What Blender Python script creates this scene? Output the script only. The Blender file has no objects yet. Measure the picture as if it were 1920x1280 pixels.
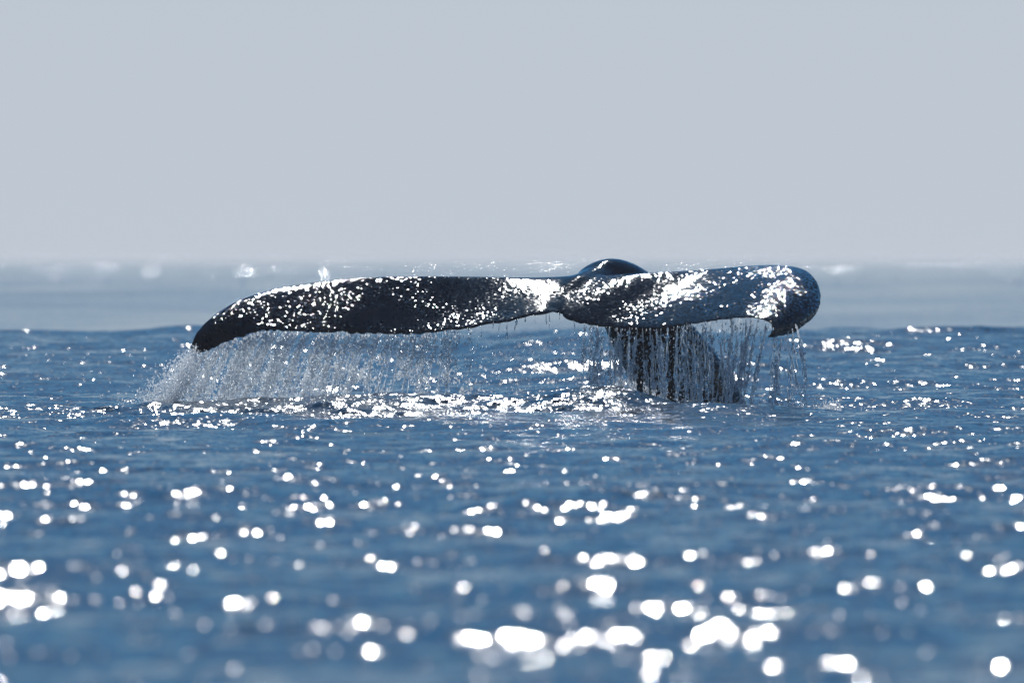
import bpy, bmesh, math, random
import numpy as np
R = math.radians
rng = np.random.default_rng(11)
random.seed(11)

# ------------------------------------------------------------------ camera
S = 0.00375            # metres per photo pixel (1920 wide) at the whale, 100 m away
CAM_H = 1.09
HORIZ = 483.0          # photo row of the true horizon
D0 = 100.0
scene = bpy.context.scene
cam = bpy.data.cameras.new('camera')
camo = bpy.data.objects.new('camera', cam)
scene.collection.objects.link(camo)
cam.sensor_width = 36.0
cam.lens = 500.0
cam.clip_start = 1.0
cam.clip_end = 60000.0
camo.location = (0, 0, CAM_H)
camo.rotation_euler = (R(90), 0, 0)
cam.shift_y = (HORIZ - 640.0) / 1920.0
cam.dof.use_dof = True
cam.dof.focus_distance = 99.4
cam.dof.aperture_fstop = 5.9
scene.camera = camo

# ------------------------------------------------------------------ world, sun, exposure
SUN_EL = 38.0
SUN_AZ = 0.0
SKY_TINT = (0.105, 0.345, 0.56, 1)
SKY_HAZE = (6.1, 6.78, 7.6, 1)
w = bpy.data.worlds.new('World'); scene.world = w; w.use_nodes = True
nt = w.node_tree; nt.nodes.clear()
sky = nt.nodes.new('ShaderNodeTexSky'); sky.sky_type = 'NISHITA'; sky.sun_disc = False
sky.sun_elevation = R(SUN_EL); sky.sun_rotation = R(SUN_AZ)
sky.altitude = 0; sky.air_density = 1.0; sky.dust_density = 0.35; sky.ozone_density = 3.0
bg = nt.nodes.new('ShaderNodeBackground'); bg.inputs['Strength'].default_value = 0.085
out = nt.nodes.new('ShaderNodeOutputWorld')
# clear blue air above, thinning into a pale grey marine layer in the lowest few degrees all round the horizon
geo_w = nt.nodes.new('ShaderNodeTexCoord')
sep = nt.nodes.new('ShaderNodeSeparateXYZ'); nt.links.new(geo_w.outputs['Generated'], sep.inputs[0])
def wm(op, a, b, clamp=False):
    n = nt.nodes.new('ShaderNodeMath'); n.operation = op; n.use_clamp = clamp
    for i, q in ((0, a), (1, b)):
        if isinstance(q, (int, float)): n.inputs[i].default_value = q
        else: nt.links.new(q, n.inputs[i])
    return n.outputs[0]
zz = wm('MULTIPLY', wm('MAXIMUM', sep.outputs['Z'], 0.0), 1.0 / 0.075)
zz = wm('POWER', zz, 1.5)
fac = wm('POWER', 2.718, wm('MULTIPLY', wm('MULTIPLY', zz, zz), -1.0))
def wmix(kind, f, a, b):
    n = nt.nodes.new('ShaderNodeMix'); n.data_type = 'RGBA'; n.blend_type = kind
    for i, q in ((0, f), (6, a), (7, b)):
        if isinstance(q, (int, float, tuple)): n.inputs[i].default_value = q
        else: nt.links.new(q, n.inputs[i])
    return n.outputs[2]
blue = wmix('MULTIPLY', 1.0, sky.outputs[0], SKY_TINT)
full = wmix('MIX', fac, blue, SKY_HAZE)
nt.links.new(full, bg.inputs['Color'])
nt.links.new(bg.outputs[0], out.inputs['Surface'])

sun = bpy.data.lights.new('sun', 'SUN'); suno = bpy.data.objects.new('sun', sun)
scene.collection.objects.link(suno)
sun.energy = 4.0; sun.angle = R(0.53); sun.color = (1.0, 0.98, 0.95)
suno.rotation_euler = (-R(90 - SUN_EL), 0, -R(SUN_AZ))
scene.view_settings.view_transform = 'Standard'
scene.view_settings.look = 'None'
scene.view_settings.exposure = 0.0
scene.view_settings.gamma = 1.0
cy = scene.cycles
cy.use_denoising = True
try: cy.denoiser = 'OPENIMAGEDENOISE'
except Exception: pass
cy.use_adaptive_sampling = False
cy.max_bounces = 16; cy.transmission_bounces = 16; cy.glossy_bounces = 4; cy.diffuse_bounces = 5
cy.sample_clamp_indirect = 60.0

# ------------------------------------------------------------------ helpers
def P(px, py, dy=0.0):
    """photo pixel -> world point at depth 100+dy"""
    k = (D0 + dy) / D0
    return np.array([(px - 960) * S * k, D0 + dy, CAM_H - (py - HORIZ) * S * k])

def link(o, parent=None):
    scene.collection.objects.link(o)
    if parent is not None: o.parent = parent
    return o

def mesh_obj(name, v, f, mat, parent=None, smooth=True):
    me = bpy.data.meshes.new(name)
    v = np.asarray(v, dtype=np.float32); f = np.asarray(f, dtype=np.int32)
    n = f.shape[1]
    me.vertices.add(len(v)); me.vertices.foreach_set('co', v.ravel())
    me.loops.add(f.size); me.loops.foreach_set('vertex_index', f.ravel())
    me.polygons.add(len(f))
    me.polygons.foreach_set('loop_start', np.arange(0, f.size, n, dtype=np.int32))
    me.polygons.foreach_set('loop_total', np.full(len(f), n, dtype=np.int32))
    me.update(calc_edges=True)
    me.polygons.foreach_set('use_smooth', np.full(len(f), smooth))
    me.materials.append(mat)
    o = bpy.data.objects.new(name, me)
    return link(o, parent)

def tag(o, label=None, cat=None, group=None, kind=None):
    if label: o['label'] = label
    if cat: o['category'] = cat
    if group: o['group'] = group
    if kind: o['kind'] = kind
    return o

def new_mat(name):
    m = bpy.data.materials.new(name); m.use_nodes = True
    t = m.node_tree; t.nodes.clear()
    o = t.nodes.new('ShaderNodeOutputMaterial')
    return m, t, o

def node(t, typ, **kw):
    n = t.nodes.new(typ)
    for k, v in kw.items():
        if k.startswith('i_'):
            n.inputs[k[2:].replace('_', ' ')].default_value = v
        else: setattr(n, k, v)
    return n

def vmath(t, op, a, b=None, scale=None):
    n = t.nodes.new('ShaderNodeVectorMath'); n.operation = op
    for i, s in ((0, a), (1, b)):
        if s is None: continue
        if isinstance(s, (tuple, list)): n.inputs[i].default_value = s
        else: t.links.new(s, n.inputs[i])
    if scale is not None:
        if isinstance(scale, (int, float)): n.inputs['Scale'].default_value = scale
        else: t.links.new(scale, n.inputs['Scale'])
    return n.outputs[0]

def math_n(t, op, a, b=None, c=None, clamp=False):
    n = t.nodes.new('ShaderNodeMath'); n.operation = op; n.use_clamp = clamp
    for i, s in ((0, a), (1, b), (2, c)):
        if s is None: continue
        if isinstance(s, (int, float)): n.inputs[i].default_value = s
        else: t.links.new(s, n.inputs[i])
    return n.outputs[0]

def slope_noise(t, coord, scale3, detail, rough=0.55):
    """two independent random slopes in the x and y channels, centred on zero"""
    m = vmath(t, 'MULTIPLY', coord, scale3)
    n = node(t, 'ShaderNodeTexNoise', noise_dimensions='3D')
    n.inputs['Scale'].default_value = 1.0
    n.inputs['Detail'].default_value = detail
    n.inputs['Roughness'].default_value = rough
    t.links.new(m, n.inputs['Vector'])
    return vmath(t, 'SUBTRACT', n.outputs['Color'], (0.5, 0.5, 0.5))

# ------------------------------------------------------------------ sea material
def sea_material():
    m, t, o = new_mat('sea_water')
    geo = node(t, 'ShaderNodeNewGeometry')
    pos = geo.outputs['Position']
    att = node(t, 'ShaderNodeAttribute', attribute_name='churn')
    churn = att.outputs['Fac']
    a = slope_noise(t, pos, (11.0, 6.5, 0.0), 1.0)
    b = slope_noise(t, pos, (38.0, 24.0, 0.0), 1.0)
    c = slope_noise(t, pos, (46.0, 70.0, 30.0), 1.0)
    g = node(t, 'ShaderNodeTexNoise'); g.inputs['Scale'].default_value = 0.35; g.inputs['Detail'].default_value = 2
    t.links.new(pos, g.inputs['Vector'])
    sepp = node(t, 'ShaderNodeSeparateXYZ'); t.links.new(pos, sepp.inputs[0])
    far = node(t, 'ShaderNodeMapRange', interpolation_type='SMOOTHSTEP')   # slick added beyond the near swell, so the far water mirrors pale sky
    far.inputs['From Min'].default_value = 190; far.inputs['From Max'].default_value = 240
    far.inputs['To Min'].default_value = 1.0; far.inputs['To Max'].default_value = 0.0
    t.links.new(sepp.outputs['Y'], far.inputs['Value'])
    pt = node(t, 'ShaderNodeTexNoise'); pt.inputs['Scale'].default_value = 1.0; pt.inputs['Detail'].default_value = 3
    t.links.new(vmath(t, 'MULTIPLY', pos, (0.10, 0.03, 0.0)), pt.inputs['Vector'])
    pm = node(t, 'ShaderNodeMapRange'); pm.inputs['From Min'].default_value = 0.36; pm.inputs['From Max'].default_value = 0.66
    pm.inputs['To Min'].default_value = 0.02; pm.inputs['To Max'].default_value = 1.3
    t.links.new(pt.outputs['Fac'], pm.inputs['Value'])
    pf = node(t, 'ShaderNodeMapRange'); pf.inputs['From Min'].default_value = 300; pf.inputs['From Max'].default_value = 2200
    pf.inputs['To Min'].default_value = 1.0; pf.inputs['To Max'].default_value = 0.12
    t.links.new(sepp.outputs['Y'], pf.inputs['Value'])
    farv = math_n(t, 'MULTIPLY_ADD', math_n(t, 'SUBTRACT', 1.0, far.outputs[0]), math_n(t, 'MULTIPLY', pm.outputs[0], pf.outputs[0]), far.outputs[0])
    gust = math_n(t, 'MULTIPLY', math_n(t, 'MULTIPLY_ADD', g.outputs['Fac'], 0.3, 0.85), farv)
    s = vmath(t, 'ADD', vmath(t, 'SCALE', a, scale=SEA_A), vmath(t, 'SCALE', b, scale=math_n(t, 'MULTIPLY_ADD', churn, 0.1, SEA_B)))
    s = vmath(t, 'SCALE', s, scale=gust)
    s = vmath(t, 'ADD', s, vmath(t, 'SCALE', c, scale=math_n(t, 'MULTIPLY', churn, 0.40)))
    # rare steep faces of far-off waves, one to a glint
    fn = node(t, 'ShaderNodeTexNoise'); fn.inputs['Scale'].default_value = 1.0; fn.inputs['Detail'].default_value = 0
    t.links.new(vmath(t, 'MULTIPLY', pos, (2.2, 0.02, 0.0)), fn.inputs['Vector'])
    fk = math_n(t, 'MULTIPLY', math_n(t, 'MAXIMUM', math_n(t, 'SUBTRACT', fn.outputs['Fac'], 0.735), 0.0), -9.0)
    fr = node(t, 'ShaderNodeMapRange'); fr.inputs['From Min'].default_value = 500; fr.inputs['From Max'].default_value = 800
    t.links.new(sepp.outputs['Y'], fr.inputs['Value'])
    cb = node(t, 'ShaderNodeCombineXYZ')
    fx = node(t, 'ShaderNodeTexNoise'); fx.inputs['Scale'].default_value = 1.0; fx.inputs['Detail'].default_value = 0
    t.links.new(vmath(t, 'MULTIPLY', pos, (1.7, 0.02, 5.0)), fx.inputs['Vector'])
    t.links.new(math_n(t, 'MULTIPLY', fk, math_n(t, 'MULTIPLY_ADD', fx.outputs['Fac'], 1.6, -0.8)), cb.inputs[0])
    t.links.new(math_n(t, 'MULTIPLY', fk, fr.outputs[0]), cb.inputs[1])
    s = vmath(t, 'ADD', s, cb.outputs[0])
    s = vmath(t, 'MULTIPLY', s, (1.0, 1.0, 0.0))
    nrm = vmath(t, 'NORMALIZE', vmath(t, 'ADD', geo.outputs['Normal'], s))
    p = node(t, 'ShaderNodeBsdfPrincipled')
    p.inputs['Base Color'].default_value = (0.002, 0.030, 0.066, 1)
    p.inputs['Roughness'].default_value = 0.11
    p.inputs['IOR'].default_value = 1.333
    t.links.new(nrm, p.inputs['Normal'])
    t.links.new(p.outputs[0], o.inputs['Surface'])
    return m
SEA_A, SEA_B = 0.485, 0.56

# ------------------------------------------------------------------ sea surface
comps = []
def add_waves(n, l0, l1, slope, spread, main=0.0, seed=1):
    r = np.random.default_rng(seed)
    lam = np.exp(r.uniform(np.log(l0), np.log(l1), n))
    th = r.normal(main, spread, n)
    ph = r.uniform(0, 2 * np.pi, n)
    k = 2 * np.pi / lam
    a = slope * np.sqrt(2.0 / n) / k
    for i in range(n): comps.append((k[i] * np.sin(th[i]), k[i] * np.cos(th[i]), a[i], ph[i], lam[i]))
add_waves(26, 2.2, 9.0, 0.036, 0.45, 0.15, 2)
add_waves(40, 0.7, 2.2, 0.056, 0.6, -0.1, 3)
add_waves(44, 0.22, 0.7, 0.062, 0.75, 0.0, 4)

def smooth(e0, e1, x):
    q = np.clip((x - e0) / (e1 - e0), 0, 1); return q * q * (3 - 2 * q)

def churn_mask(x, y):
    px = x / y * D0 / S + 960
    c = smooth(-200, 60, px + 150) * (1 - smooth(1120, 1300, px))
    far = 99.3; near = 95.6 + 1.4 * smooth(250, 900, px)
    c = c * smooth(near - 0.6, near + 1.0, y) * (1 - smooth(far, far + 1.2, y))
    return c

def hump(x, y):
    """water heaped up along the falling curtain and round the tail stock"""
    h = 0.0
    for (cx, cyy, sx, sy, a, ro) in ((-1.30, 98.45, 0.90, 0.75, 0.085, 0.03), (-0.25, 98.4, 0.95, 0.72, 0.10, -0.04),
                                (0.66, 98.55, 0.50, 0.65, 0.15, 0.1), (-2.25, 98.4, 0.6, 0.6, 0.04, 0.0),
                                (1.3, 97.6, 0.9, 0.8, 0.065, 0.1), (0.3, 96.7, 0.9, 0.6, 0.04, -0.1),
                                (2.45, 98.9, 0.30, 0.25, 0.045, -0.3), (-3.2, 98.6, 0.8, 0.5, 0.03, 0.0)):
        dx = x - cx; dy = y - cyy + ro * dx
        h = h + a * np.exp(-(dx / sx) ** 2 - (dy / sy) ** 2)
    return h

def sea_height(x, y, cell=None):
    z = np.zeros_like(x)
    calm = 1 - 0.84 * smooth(185, 240, y) - 0.14 * smooth(350, 900, y)
    for kx, ky, a, ph, lam in comps:
        if cell is None: f = 1.0
        else: f = smooth(2.5, 5.0, lam / cell)
        z += f * calm * a * np.sin(kx * x + ky * y + ph)
    # long low swell: a crest about 175 m out hides the trough behind it
    yc = y + 0.08 * x + 5.0 * np.sin(x * 0.31 + 1.0) + 3.0 * np.sin(x * 0.83)
    z += (0.255 + 0.03 * np.sin(x * 0.55) + 0.022 * np.sin(x * 1.7 + 0.09 * y) + 0.018 * np.sin(x * 2.9 - 0.13 * y)) * np.exp(-((yc - 152) / 30.0) ** 2) * smooth(108, 140, y) - 0.24 * np.exp(-((yc - 232) / 40.0) ** 2)
    z += 0.10 * np.sin(2 * np.pi * (y + 0.3 * x) / 83.0 + 1.0) * smooth(270, 360, y)
    z += 0.04 * np.sin(2 * np.pi * (y - 0.5 * x) / 37.0) * smooth(270, 360, y)
    z += hump(x, y)
    return z

churn_c = []
_r = np.random.default_rng(9)
for i in range(46):
    lam = math.exp(_r.uniform(math.log(0.12), math.log(0.38))); th = _r.uniform(-1.2, 1.2)
    churn_c.append((2 * np.pi / lam * math.sin(th), 2 * np.pi / lam * math.cos(th), 0.19 * math.sqrt(2 / 46) * lam / (2 * np.pi), _r.uniform(0, 6.28)))

def build_sea():
    ys = [-3000., -1000., -300., -100., -30., 0., 15., 24.]
    y = 26.0
    while y < 15000:
        ys.append(y)
        if y < 60: dy = 0.055
        elif y < 95: dy = 0.065
        elif y < 102: dy = 0.036
        elif y < 150: dy = 0.10
        elif y < 700: dy = y / 700
        else: dy = y / 60
        y += dy
    ys = np.array(ys)
    core = np.linspace(-1, 1, 291)
    wing = 1 + np.geomspace(0.02, 60, 26)
    us = np.concatenate([-wing[::-1], core, wing])
    half = 0.0425 * np.maximum(np.abs(ys), 26.0)
    X = us[None, :] * half[:, None]
    Y = np.repeat(ys[:, None], len(us), 1)
    dyr = np.gradient(ys)[:, None]
    dxr = np.gradient(us)[None, :] * half[:, None]
    cell = np.maximum(np.maximum(dyr * 0.8, dxr), 1e-3) * np.ones_like(X)
    Z = sea_height(X, Y, cell)
    C = churn_mask(X, np.maximum(Y, 1.0)) * 0.65
    q = C > 0.01
    zz = np.zeros(q.sum()); xq = X[q]; yq = Y[q]
    for kx, ky, a, ph in churn_c: zz += a * np.sin(kx * xq + ky * yq + ph)
    Z[q] += zz * C[q]
    nr, nc = X.shape
    V = np.stack([X, Y, Z], -1).reshape(-1, 3)
    i = np.arange(nr * nc).reshape(nr, nc)
    F = np.stack([i[:-1, :-1], i[:-1, 1:], i[1:, 1:], i[1:, :-1]], -1).reshape(-1, 4)
    o = mesh_obj('sea', V, F, sea_material())
    at = o.data.attributes.new('churn', 'FLOAT', 'POINT')
    at.data.foreach_set('value', C.ravel().astype(np.float32))
    tag(o, kind='structure')
    return o
build_sea()

# ------------------------------------------------------------------ haze over the sea
def build_haze():
    m, t, o = new_mat('sea_haze')
    p = node(t, 'ShaderNodeVolumePrincipled')
    p.inputs['Color'].default_value = (0.86, 0.90, 0.95, 1)
    p.inputs['Density'].default_value = 0.00022
    p.inputs['Anisotropy'].default_value = 0.3
    t.links.new(p.outputs[0], o.inputs['Volume'])
    bm = bmesh.new(); bmesh.ops.create_cube(bm, size=1.0)
    me = bpy.data.meshes.new('haze'); bm.to_mesh(me); bm.free(); me.materials.append(m)
    ob = bpy.data.objects.new('haze', me); link(ob)
    ob.scale = (45000, 20000, 3.2); ob.location = (0, 6000, 0.15)
    tag(ob, 'thin pale sea haze fading the far water', 'haze', kind='stuff')
build_haze()

# ------------------------------------------------------------------ whale
def spline(pts, n):
    """Catmull-Rom through pts (k,3) resampled to n points, uniform in parameter"""
    pts = np.asarray(pts, float); k = len(pts)
    ext = np.vstack([2 * pts[0] - pts[1], pts, 2 * pts[-1] - pts[-2]])
    t = np.linspace(0, k - 1 - 1e-9, n); i = np.floor(t).astype(int); f = (t - i)[:, None]
    p0, p1, p2, p3 = ext[i], ext[i + 1], ext[i + 2], ext[i + 3]
    return 0.5 * (2 * p1 + (p2 - p0) * f + (2 * p0 - 5 * p1 + 4 * p2 - p3) * f ** 2 + (3 * p1 - p0 - 3 * p2 + p3) * f ** 3)

# leading and trailing edge of each fluke: (photo column, photo row, metres behind(+) / in front(-) of the 100 m mark)
LEFT_L = [(1090, 518, 0.55), (1010, 521, 0.46), (920, 520, 0.38), (800, 518, 0.25), (680, 521, 0.11), (580, 531, 0.01), (500, 546, -0.15), (440, 567, -0.33), (395, 596, -0.5), (368, 624, -0.63), (357, 650, -0.72)]
LEFT_T = [(1045, 583, -0.24), (1000, 592, -0.36), (900, 612, -0.44), (790, 627, -0.5), (680, 626, -0.55), (580, 624, -0.6), (500, 622, -0.66), (450, 634, -0.72), (415, 647, -0.75), (388, 660, -0.78), (363, 668, -0.78)]
RIGHT_L = [(1060, 523, 0.55), (1180, 515, 0.42), (1260, 510, 0.48), (1340, 505, 0.64), (1410, 499, 0.7), (1468, 498, 0.62), (1508, 506, 0.45), (1530, 525, 0.22), (1540, 556, -0.06), (1530, 590, -0.34), (1490, 625, -0.58)]
RIGHT_T = [(1040, 583, -0.24), (1072, 601, -0.36), (1150, 616, -0.46), (1250, 614, -0.62), (1340, 603, -0.74), (1400, 597, -0.82), (1430, 602, -0.9), (1446, 611, -0.95), (1444, 621, -0.98), (1437, 631, -1.0), (1441, 637, -1.0)]
TRAIL = {}

def fluke_section_mesh(Lp, Tp, side):
    n = 150; m = 28
    Lc = spline([P(*q) for q in Lp], n); Tc = spline([P(*q) for q in Tp], n)
    u = np.linspace(0, 1, n)
    r = np.random.default_rng(5 + side)
    # worn, finely notched trailing edge
    jag = np.interp(np.linspace(0, 1, n), np.linspace(0, 1, 60), r.normal(0, 1, 60)) * 0.013 + r.normal(0, 0.009, n)
    jag *= np.clip(1.2 - u, 0, 1)
    d = Tc - Lc; d /= np.linalg.norm(d, axis=1)[:, None]
    Tc = Tc + d * jag[:, None]
    TRAIL[side] = Tc.copy()
    chord = np.linalg.norm(Tc - Lc, axis=1)
    th = np.interp(u, [0, .15, .5, .85, 1], [.12, .105, .075, .05, .028])
    camb = np.interp(u, [0, .12, .2, .3, .42, .6, .85, 1], [-.01, -.02, -.03, -.03, -.005, .012, .016, .01] if side == 0 else [-.01, -.012, -.01, .005, .015, .025, .03, .012])
    th = np.minimum(th, chord * 0.3)
    verts = []
    span = np.gradient((Lc + Tc) / 2, axis=0)
    nrm = np.cross(d, span) * (1 if side == 0 else -1)
    nrm /= np.linalg.norm(nrm, axis=1)[:, None]
    nrm *= np.sign(nrm[:, 2:3] + 1e-9)
    v = (1 - np.cos(np.linspace(0, np.pi, m))) / 2
    prof = np.sqrt(np.clip(v, 0, 1)) * (1 - v) * 1.9 + 0.14 * np.sqrt(np.clip(v * 1.0, 0, 1)) * np.sqrt(np.clip((1 - v) / 0.06, 0, 1))
    prof[0] = prof[-1] = 0
    rings = []
    for i in range(n):
        base = Lc[i] + (Tc[i] - Lc[i]) * v[:, None]
        c = camb[i] * 4 * v * (1 - v)
        up = base + nrm[i] * (c + th[i] * 0.5 * prof)[:, None]
        lo = base + nrm[i] * (c - th[i] * 0.5 * prof)[:, None]
        rings.append(np.vstack([up, lo[-2:0:-1]]))
    return loft(rings)

def loft(rings):
    k = len(rings[0]); n = len(rings)
    V = np.vstack(rings); F = []
    for i in range(n - 1):
        for j in range(k):
            a = i * k + j; b = i * k + (j + 1) % k
            F.append((a, b, b + k, a + k))
    V = np.vstack([V, rings[0].mean(0), rings[-1].mean(0)])
    c0, c1 = len(V) - 2, len(V) - 1
    T = []
    for j in range(k):
        T.append((c0, (j + 1) % k, j)); T.append((c1, (n - 1) * k + j, (n - 1) * k + (j + 1) % k))
    return V, F, T

def tube_mesh(spine, rx, rz, k=36, sharp=1.0):
    spine = np.asarray(spine); n = len(spine)
    tan = np.gradient(spine, axis=0); tan /= np.linalg.norm(tan, axis=1)[:, None]
    rings = []
    for i in range(n):
        sx = np.array([1.0, 0, 0]); sx = sx - tan[i] * sx.dot(tan[i]); sx /= np.linalg.norm(sx)
        up = np.cross(sx, tan[i]); up = up * (1 if up[2] + 0.3 * -up[1] > 0 else -1)
        a = np.linspace(0, 2 * np.pi, k, endpoint=False)
        ca = np.cos(a); sa = np.sin(a)
        # a low keel along the back of the tail stock
        w_ = rx[i] * ca * (1 - 0.22 * np.clip(sa, 0, 1) ** 2)
        rings.append(spine[i] + w_[:, None] * sx + (rz[i] * sa)[:, None] * up)
    return loft(rings)

def whale_material():
    m, t, o = new_mat('wet_whale_skin')
    geo = node(t, 'ShaderNodeNewGeometry'); pos = geo.outputs['Position']
    # streaky rivulets running down the chord, then fine beads of water
    a = slope_noise(t, pos, (26.0, 9.0, 9.0), 2.0)
    b = slope_noise(t, pos, (58.0, 35.0, 58.0), 0.5)
    g = node(t, 'ShaderNodeTexNoise'); g.inputs['Scale'].default_value = 2.6; g.inputs['Detail'].default_value = 3
    t.links.new(pos, g.inputs['Vector'])
    wet = node(t, 'ShaderNodeMapRange'); wet.inputs['From Min'].default_value = 0.36; wet.inputs['From Max'].default_value = 0.62
    wet.inputs['To Min'].default_value = 0.35; wet.inputs['To Max'].default_value = 1.45
    t.links.new(g.outputs['Fac'], wet.inputs['Value'])
    sx = node(t, 'ShaderNodeSeparateXYZ'); t.links.new(pos, sx.inputs[0])
    bead = node(t, 'ShaderNodeValToRGB')         # how rough and beaded the wet skin is along the span
    cr = bead.color_ramp; cr.elements[0].position = 0.0; cr.elements[0].color = (1.5,) * 3 + (1,)
    cr.elements[1].position = 1.0; cr.elements[1].color = (1.2,) * 3 + (1,)
    for ps, vv in ((0.12, 1.35), (0.26, 1.05), (0.36, 0.75), (0.43, 0.28), (0.62, 0.25), (0.70, 0.45), (0.84, 0.5), (0.90, 1.2)):
        e = cr.elements.new(ps); e.color = (vv,) * 3 + (1,)
    t.links.new(math_n(t, 'MULTIPLY_ADD', sx.outputs['X'], 1 / 4.6, 2.3 / 4.6), bead.inputs[0])
    s = vmath(t, 'ADD', vmath(t, 'SCALE', a, scale=0.16), vmath(t, 'SCALE', b, scale=math_n(t, 'MULTIPLY', wet.outputs[0], bead.outputs[0])))
    nrm = vmath(t, 'NORMALIZE', vmath(t, 'ADD', geo.outputs['Normal'], s))
    n2 = node(t, 'ShaderNodeTexNoise'); n2.inputs['Scale'].default_value = 5.0; n2.inputs['Detail'].default_value = 6; n2.inputs['Roughness'].default_value = 0.7
    t.links.new(pos, n2.inputs['Vector'])
    ramp = node(t, 'ShaderNodeValToRGB')
    ramp.color_ramp.elements[0].position = 0.35; ramp.color_ramp.elements[0].color = (0.004, 0.005, 0.008, 1)
    ramp.color_ramp.elements[1].position = 0.75; ramp.color_ramp.elements[1].color = (0.016, 0.019, 0.026, 1)
    t.links.new(n2.outputs['Fac'], ramp.inputs[0])
    # pale mottled patch in the notch between the flukes
    def blob(centre, radius):
        dn = node(t, 'ShaderNodeVectorMath', operation='DISTANCE'); t.links.new(pos, dn.inputs[0]); dn.inputs[1].default_value = tuple(centre)
        mr = node(t, 'ShaderNodeMapRange'); mr.inputs['From Min'].default_value = radius; mr.inputs['From Max'].default_value = radius * 0.45
        t.links.new(math_n(t, 'ADD', dn.outputs['Value'], math_n(t, 'MULTIPLY_ADD', n2.outputs['Fac'], 0.12, -0.06)), mr.inputs['Value'])
        return mr.outputs[0]
    mx = node(t, 'ShaderNodeMix', data_type='RGBA')
    t.links.new(math_n(t, 'MULTIPLY', blob(P(1036, 580, -0.25), 0.055), 0.8), mx.inputs[0])
    t.links.new(ramp.outputs[0], mx.inputs[6]); mx.inputs[7].default_value = (0.20, 0.25, 0.26, 1)
    p = node(t, 'ShaderNodeBsdfPrincipled')
    t.links.new(mx.outputs[2], p.inputs['Base Color'])
    p.inputs['Roughness'].default_value = 0.06
    p.inputs['IOR'].default_value = 1.36
    t.links.new(nrm, p.inputs['Normal'])
    t.links.new(p.outputs[0], o.inputs['Surface'])
    return m
WHALE_B = 1.0

def build_whale():
    bm = bmesh.new()
    def add(V, F, T):
        vs = [bm.verts.new(tuple(q)) for q in V]
        for f in list(F) + list(T):
            try: bm.faces.new([vs[i] for i in f])
            except ValueError: pass
    add(*fluke_section_mesh(LEFT_L, LEFT_T, 0))
    add(*fluke_section_mesh(RIGHT_L, RIGHT_T, 1))
    sp = [P(1056, 552, .10), P(1082, 541, .34), P(1118, 532, .62), P(1146, 520, .86), P(1176, 548, 1.16), P(1216, 620, 1.42), P(1272, 705, 1.66), P(1318, 790, 1.86), P(1335, 900, 2.02)]
    n = 70; spine = spline(sp, n); u = np.linspace(0, 1, n)
    rx = np.interp(u, np.linspace(0, 1, 9), [.05, .15, .19, .21, .245, .285, .325, .345, .36])
    rz = np.interp(u, np.linspace(0, 1, 9), [.03, .09, .115, .135, .17, .22, .28, .33, .36])
    add(*tube_mesh(spine, rx, rz))
    bmesh.ops.recalc_face_normals(bm, faces=bm.faces)
    me = bpy.data.meshes.new('tmp'); bm.to_mesh(me); bm.free()
    o = bpy.data.objects.new('tmp', me); link(o)
    md = o.modifiers.new('r', 'REMESH'); md.mode = 'VOXEL'; md.voxel_size = 0.0105
    ms = o.modifiers.new('s', 'SMOOTH'); ms.factor = 0.5; ms.iterations = 7
    dg = bpy.context.evaluated_depsgraph_get()
    me2 = bpy.data.meshes.new_from_object(o.evaluated_get(dg))
    bpy.data.objects.remove(o); bpy.data.meshes.remove(me)
    o = bpy.data.objects.new('tmp', me2); link(o)
    co = np.empty(len(me2.vertices) * 3, dtype=np.float32); me2.vertices.foreach_get('co', co); co = co.reshape(-1, 3)
    ctr = P(1072, 545, .28)
    wgt = np.exp(-((co[:, 0] - ctr[0]) / .26) ** 2 - ((co[:, 1] - ctr[1]) / .34) ** 2 - ((co[:, 2] - ctr[2]) / .3) ** 2)
    vg = o.vertex_groups.new(name='root')
    for lv in range(1, 11):
        ix = np.nonzero((wgt > lv / 10 - .05) & (wgt <= lv / 10 + .05))[0]
        if len(ix): vg.add(ix.tolist(), lv / 10, 'REPLACE')
    ms = o.modifiers.new('s', 'SMOOTH'); ms.factor = 0.5; ms.iterations = 140; ms.vertex_group = 'root'
    dg = bpy.context.evaluated_depsgraph_get()
    me3 = bpy.data.meshes.new_from_object(o.evaluated_get(dg))
    bpy.data.objects.remove(o); bpy.data.meshes.remove(me2); me2 = me3
    me2.name = 'humpback_whale'
    me2.materials.clear(); me2.materials.append(whale_material())
    me2.polygons.foreach_set('use_smooth', np.ones(len(me2.polygons), dtype=bool))
    wo = bpy.data.objects.new('humpback_whale', me2); link(wo)
    tag(wo, 'black humpback whale diving with its wet tail flukes raised above the sea', 'whale')
    print('whale faces', len(me2.polygons))
build_whale()

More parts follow.
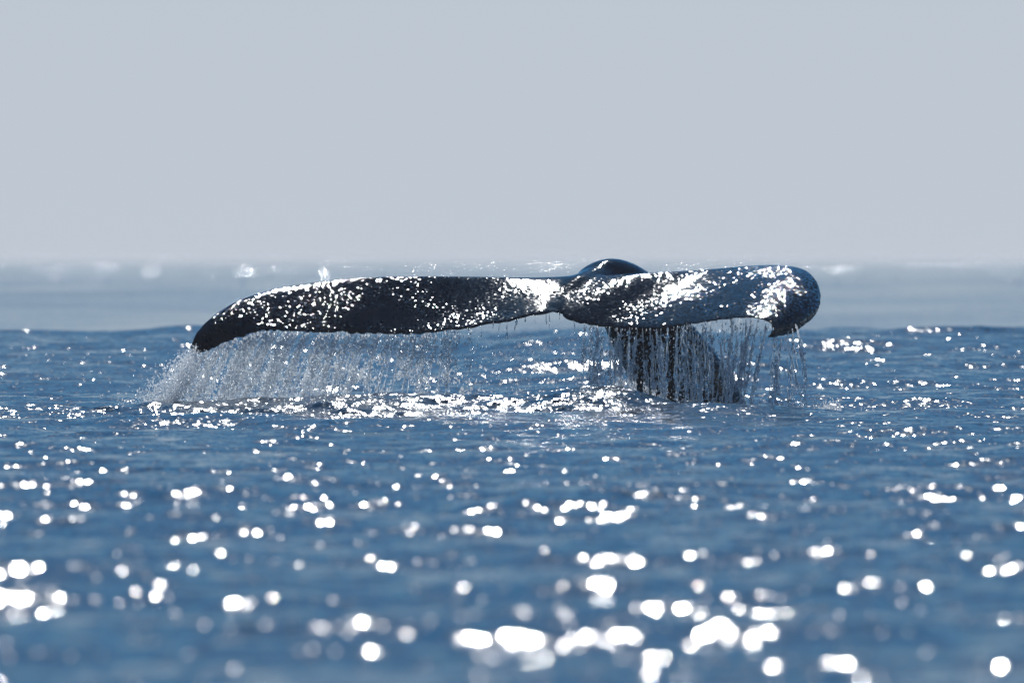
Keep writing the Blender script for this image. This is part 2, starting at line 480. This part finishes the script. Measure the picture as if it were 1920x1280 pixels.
# ------------------------------------------------------------------ falling water
def water_material(name, lo, hi, air=0.0):
    m, t, o = new_mat(name)
    g = node(t, 'ShaderNodeBsdfGlass'); g.inputs['IOR'].default_value = 1.333; g.inputs['Roughness'].default_value = 0.10
    g.inputs['Color'].default_value = (0.97, 0.985, 1.0, 1)
    d = node(t, 'ShaderNodeBsdfDiffuse'); d.inputs['Color'].default_value = (0.90, 0.94, 0.97, 1)
    tr = node(t, 'ShaderNodeBsdfTranslucent'); tr.inputs['Color'].default_value = (0.90, 0.94, 0.97, 1)
    m1 = node(t, 'ShaderNodeMixShader'); m1.inputs[0].default_value = 0.75
    t.links.new(d.outputs[0], m1.inputs[1]); t.links.new(tr.outputs[0], m1.inputs[2])
    # air bubbles carried in the water whiten it unevenly
    geo = node(t, 'ShaderNodeNewGeometry')
    n = node(t, 'ShaderNodeTexNoise'); n.inputs['Scale'].default_value = 38.0; n.inputs['Detail'].default_value = 2
    t.links.new(geo.outputs['Position'], n.inputs['Vector'])
    mr = node(t, 'ShaderNodeMapRange'); mr.inputs['From Min'].default_value = 0.35; mr.inputs['From Max'].default_value = 0.65
    mr.inputs['To Min'].default_value = lo; mr.inputs['To Max'].default_value = hi
    t.links.new(n.outputs['Fac'], mr.inputs['Value'])
    m2 = node(t, 'ShaderNodeMixShader'); t.links.new(mr.outputs[0], m2.inputs[0])
    t.links.new(g.outputs[0], m2.inputs[1]); t.links.new(m1.outputs[0], m2.inputs[2])
    if air:                                   # mist: so fine that some light slips straight through
        tp = node(t, 'ShaderNodeBsdfTransparent'); m3 = node(t, 'ShaderNodeMixShader'); m3.inputs[0].default_value = air
        t.links.new(m2.outputs[0], m3.inputs[1]); t.links.new(tp.outputs[0], m3.inputs[2])
        m2 = m3
    t.links.new(m2.outputs[0], o.inputs['Surface'])
    return m
WATER = water_material('clear_falling_water', 0.0, 0.30)
WHITE = water_material('white_falling_water', 0.25, 0.9, 0.3)
FOAM = water_material('aerated_falling_water', 0.4, 1.0, 0.35)

_bm = bmesh.new(); bmesh.ops.create_icosphere(_bm, subdivisions=1, radius=1.0)
ICO_V = np.array([v.co[:] for v in _bm.verts]); ICO_F = np.array([[v.index for v in f.verts] for f in _bm.faces]); _bm.free()

def drops(centres, radii, stretch=None):
    n = len(centres); k = len(ICO_V)
    sc = np.ones((n, 3)) * np.asarray(radii)[:, None]
    if stretch is not None: sc[:, 2] *= stretch
    q = rng.uniform(0.75, 1.25, (n, 1, 3)) * ICO_V[None] * sc[:, None, :] + np.asarray(centres)[:, None, :]
    F = ICO_F[None] + (np.arange(n) * k)[:, None, None]
    return q.reshape(-1, 3), F.reshape(-1, 3)

def strand(path, rad, k=6):
    """a thin uneven thread of water along path"""
    n = len(path)
    a = np.linspace(0, 2 * np.pi, k, endpoint=False)
    ring = np.stack([np.cos(a), np.sin(a), np.zeros(k)], -1)
    V = (path[:, None, :] + ring[None] * rad[:, None, None]).reshape(-1, 3)
    i = np.arange(n - 1)[:, None] * k; j = np.arange(k)[None]; j2 = (j + 1) % k
    A = i + j; B = i + j2
    F = np.concatenate([np.stack([A, B, B + k], -1).reshape(-1, 3), np.stack([A, B + k, A + k], -1).reshape(-1, 3)])
    return V, F

def merge(parts):
    V, F, o = [], [], 0
    for v, f in parts:
        V.append(v); F.append(f + o); o += len(v)
    return np.vstack(V), np.vstack(F)

def wander(n, amp, knots):
    return np.interp(np.linspace(0, 1, n), np.linspace(0, 1, knots), rng.normal(0, amp, knots).cumsum())

def trail_at(side, px):
    """point of the trailing edge whose photo column is px"""
    Tc = TRAIL[side]; c = Tc[:, 0] / Tc[:, 1] * D0 / S + 960
    k = 118 if side else len(c)
    c = c[:k]; o = np.argsort(c)
    return np.array([np.interp(px, c[o], Tc[:k, j][o]) for j in range(3)])

def stream(top, length, slant, width, n_thread, thick, n_drop, parent, slope_y=0.0, mat=None):
    parts = []
    core = None
    for s_ in range(n_thread):
        n = int(length / 0.009) + 4
        z = -np.linspace(0, length, n)
        L = length * (1.0 if s_ == 0 else rng.uniform(0.15, 0.6)); st = rng.uniform(0, length - L) if s_ else 0
        keep = (-z >= st) & (-z <= st + L)
        wx = wander(n, width * 0.33, 9) + rng.normal(0, width * 0.45) * np.linspace(0.3, 1, n)
        wy = wander(n, 0.010, 7)
        if core is None: core = wx * 0.5; pathx = wx
        else: pathx = core + wx
        p = np.stack([top[0] + slant * -z + pathx, top[1] + wy + slope_y * -z + rng.normal(0, .02), top[2] + z + 0.012], -1)[keep]
        nk = max(4, len(p) // 3)
        rad = thick * np.exp(np.interp(np.linspace(0, 1, len(p)), np.linspace(0, 1, nk), rng.normal(0, 0.65, nk))) * rng.uniform(0.5, 1.1)
        rad = np.convolve(np.pad(rad, 1, mode='edge'), [.25, .5, .25], 'valid')
        rad[0] = rad[-1] = 1e-4
        if len(p) > 3: parts.append(strand(p, rad))
    if n_drop:
        q = rng.beta(1.3, 0.9, n_drop)
        i = np.clip((q * (len(core) - 1)).astype(int), 0, len(core) - 1)
        c = np.stack([top[0] + slant * q * length + core[i] + rng.normal(0, width * 0.75, n_drop), top[1] + rng.normal(0, 0.04, n_drop), top[2] - q * length], -1)
        parts.append(drops(c, rng.lognormal(math.log(0.0030), 0.58, n_drop), rng.uniform(0.8, 1.9, n_drop)))
    V, F = merge(parts)
    return mesh_obj('stream', V, F, mat or WATER, parent)

def empty(name, loc):
    o = bpy.data.objects.new(name, None); o.location = (0, 0, 0); link(o); return o

def build_left_curtain():
    root = empty('water_curtain', (0, 0, 0))
    tag(root, 'wide misty curtain of water falling from the left fluke edge', 'water curtain')
    slant_at = lambda px: np.interp(px, [370, 460, 560, 690, 760, 890], [-.75, -.48, -.42, -.30, -.16, -.02])
    for px in (392, 410, 436, 462, 478, 505, 520, 533, 552, 566, 578, 596, 612, 628, 640, 655, 668, 680, 692, 716, 728, 742, 755, 768, 784, 800, 818, 832, 850):
        px = px + rng.uniform(-5, 5); tp = trail_at(0, px)
        stream(tp, tp[2] - 0.03 + rng.uniform(0, .04), slant_at(px), 0.012, 4, 0.0046, 60, root)
    # the mist of drops between the streams
    n = 52000
    px = rng.uniform(372, 885, n); q = rng.beta(1.0, 0.95, n)
    dens = np.interp(px, [372, 420, 620, 680, 760, 840, 885], [.85, 1, 1, .62, .5, .4, .1])
    cell = np.interp(px + 3 * np.sin(q * 7), np.linspace(360, 900, 110), np.random.default_rng(3).choice([0.03, 0.3, 1.0, 1.0, 1.0], 110))
    keep = rng.uniform(0, 1, n) < dens * np.clip(cell, 0, 1)
    hole = np.zeros(n, bool)
    for hx, hq, rx, rq in ((690, .32, 10, .13), (738, .45, 14, .25), (770, .8, 20, .25), (700, .75, 14, .14), (820, .55, 12, .2), (850, .85, 30, .2)):
        hole |= ((px - hx) / rx) ** 2 + ((q - hq) / rq) ** 2 < 1
    keep &= ~hole
    px, q = px[keep], q[keep]
    tp = np.array([trail_at(0, a) for a in np.linspace(372, 885, 200)])
    T = np.stack([np.interp(px, np.linspace(372, 885, 200), tp[:, j]) for j in range(3)], -1)
    L = T[:, 2] - 0.0
    c = np.stack([T[:, 0] + slant_at(px) * q * L * rng.normal(1, .07, len(q)) + rng.normal(0, .003, len(q)) + rng.normal(0, .014, len(q)) * q, T[:, 1] + rng.normal(0, .06, len(q)), T[:, 2] - q * L], -1)
    V, F = drops(c, rng.lognormal(math.log(0.0036), 0.38, len(c)), rng.uniform(0.8, 1.8, len(c)))
    tag(mesh_obj('droplets', V, F, FOAM, root), kind='stuff')
    return root
build_left_curtain()

def build_right_curtain():
    root = empty('water_curtain', (0, 0, 0))
    tag(root, 'ropes of water streaming from the right fluke edge in front of the tail stock', 'water curtain')
    spec = [(1098, .012, .5), (1108, .012, .7), (1118, .03, 1), (1127, .02, 1), (1146, .014, 1), (1160, .026, 1), (1167, .02, 1), (1183, .014, 1),
            (1199, .024, 1), (1205, .012, 1), (1219, .016, 1), (1233, .026, 1), (1240, .014, 1), (1252, .012, 1), (1266, .016, 1), (1279, .034, 1),
            (1290, .020, 1), (1298, .012, 1), (1304, .028, 1), (1318, .012, 1), (1326, .026, 1), (1334, .012, 1),
            (1358, .026, 1), (1368, .030, 1), (1376, .016, 1), (1397, .022, 1), (1404, .016, .8), (1390, .012, .9), (1412, .012, .8), (1424, .014, 1), (1432, .022, 1)]
    for px, wd, fr in spec:
        px = px + rng.uniform(-2, 2); tp = trail_at(1, min(px, 1436))
        Ln = max(.1, (tp[2] - 0.02 + rng.uniform(-.03, .05)) * fr)
        stream(tp, Ln, rng.normal(0.0, 0.03) if px < 1385 else rng.normal(-.04, .10), wd, 3 + int(wd * 260), 0.0040, int(40 + 6000 * wd), root, mat=WHITE if rng.random() < .55 else None)
    for px, py in ((1448, 632), (1456, 630), (1466, 628), (1476, 624), (1486, 618), (1495, 610)):
        tp = P(px, py, -.82)
        stream(tp, tp[2] - 0.02, rng.normal(0.02, .10), 0.022, 5, 0.0044, 110, root, mat=WHITE if rng.random() < .5 else None)
    n = 2600
    px = rng.uniform(1085, 1400, n); q = rng.beta(1.0, 0.9, n)
    cell = np.interp(px, np.linspace(1080, 1410, 70), np.random.default_rng(8).uniform(0.0, 1.4, 70))
    keep = rng.uniform(0, 1, n) < np.clip(cell, 0, 1) * np.interp(px, [1085, 1130, 1330, 1400], [.35, 1, 1, .3])
    px, q = px[keep], q[keep]
    T = np.array([trail_at(1, a) for a in px])
    c = np.stack([T[:, 0] + rng.normal(0, .02, len(q)), T[:, 1] + rng.normal(0, .07, len(q)), T[:, 2] * (1 - q)], -1)
    V, F = drops(c, rng.lognormal(math.log(0.0034), 0.4, len(c)), rng.uniform(0.8, 1.9, len(c)))
    tag(mesh_obj('droplets', V, F, FOAM, root), kind='stuff')
build_right_curtain()

def build_drips():
    root = empty('water_drip_row', (0, 0, 0))
    tag(root, 'few thin drips hanging below the notch between the flukes', 'drips')
    for px, ln in ((905, .10), (925, .05), (938, .08), (950, .13), (968, .09), (986, .05), (1004, .07), (1024, .09), (1030, .12), (1049, .06), (1075, .1), (1086, .12)):
        tp = trail_at(0 if px < 1042 else 1, px)
        stream(tp, ln, rng.normal(-.05, .1), 0.006, 1, 0.0030, 0, root)
    n = 900
    px = rng.uniform(880, 1150, n); py = rng.uniform(630, 740, n)
    c = np.array([P(a, b, rng.normal(-.4, .2)) for a, b in zip(px, py)])
    V, F = drops(c, rng.lognormal(math.log(0.0030), 0.4, n), rng.uniform(0.8, 1.5, n))
    tag(mesh_obj('droplets', V, F, FOAM, root), kind='stuff')
build_drips()

def build_spray():
    n = 5200
    q = rng.beta(1.2, 0.8, n)                      # 0 at the fluke tip, 1 at the water
    spread = -np.abs(rng.normal(0, 1, n)) * (10 + 34 * q)
    px = 374 - 50 * q + spread + rng.normal(0, 6, n); py = 656 + 118 * q - np.abs(rng.normal(0, 8, n)) + 3
    c = np.array([P(a, b, d) for a, b, d in zip(px, py, rng.normal(-.78, .12, n))])
    V, F = drops(c, rng.lognormal(math.log(0.0032), 0.42, n), rng.uniform(0.8, 1.4, n))
    o = mesh_obj('water_spray', V, F, FOAM)
    tag(o, 'fine spray of drops flying off the left fluke tip', 'spray', kind='stuff')
    def splash(name, label, spots):
        parts = []
        for px, py, sx, sy, k, dep in spots:
            a = rng.normal(px, sx, k); b = py - np.abs(rng.normal(0, sy, k))
            c = np.array([P(i, j, d) for i, j, d in zip(a, b, rng.normal(dep, .06, k))])
            parts.append(drops(c, rng.lognormal(math.log(0.0036), 0.5, k), rng.uniform(.7, 1.6, k)))
        V, F = merge(parts)
        tag(mesh_obj(name, V, F, FOAM), label, 'splash', kind='stuff')
    splash('water_splash', 'small splash of drops on the sea right of the tail streams', [(1540, 786, 17, 16, 700, -.9), (1560, 778, 9, 10, 200, -.9), (1630, 780, 9, 5, 120, -.9), (1480, 786, 22, 12, 400, -.9)])
    splash('water_splash', 'splashing drops where the right streams hit the sea', [(x, 780, 16, 12, 330, -.7) for x in range(1130, 1470, 28)])
    splash('water_splash', 'splashing drops where the left curtain meets the churned sea', [(x, 772, 18, 9, 200, -.72) for x in range(300, 860, 30)] + [(880, 752, 7, 14, 90, -.6), (425, 770, 5, 14, 90, -.7), (870, 745, 5, 8, 70, -.6)])
build_spray()
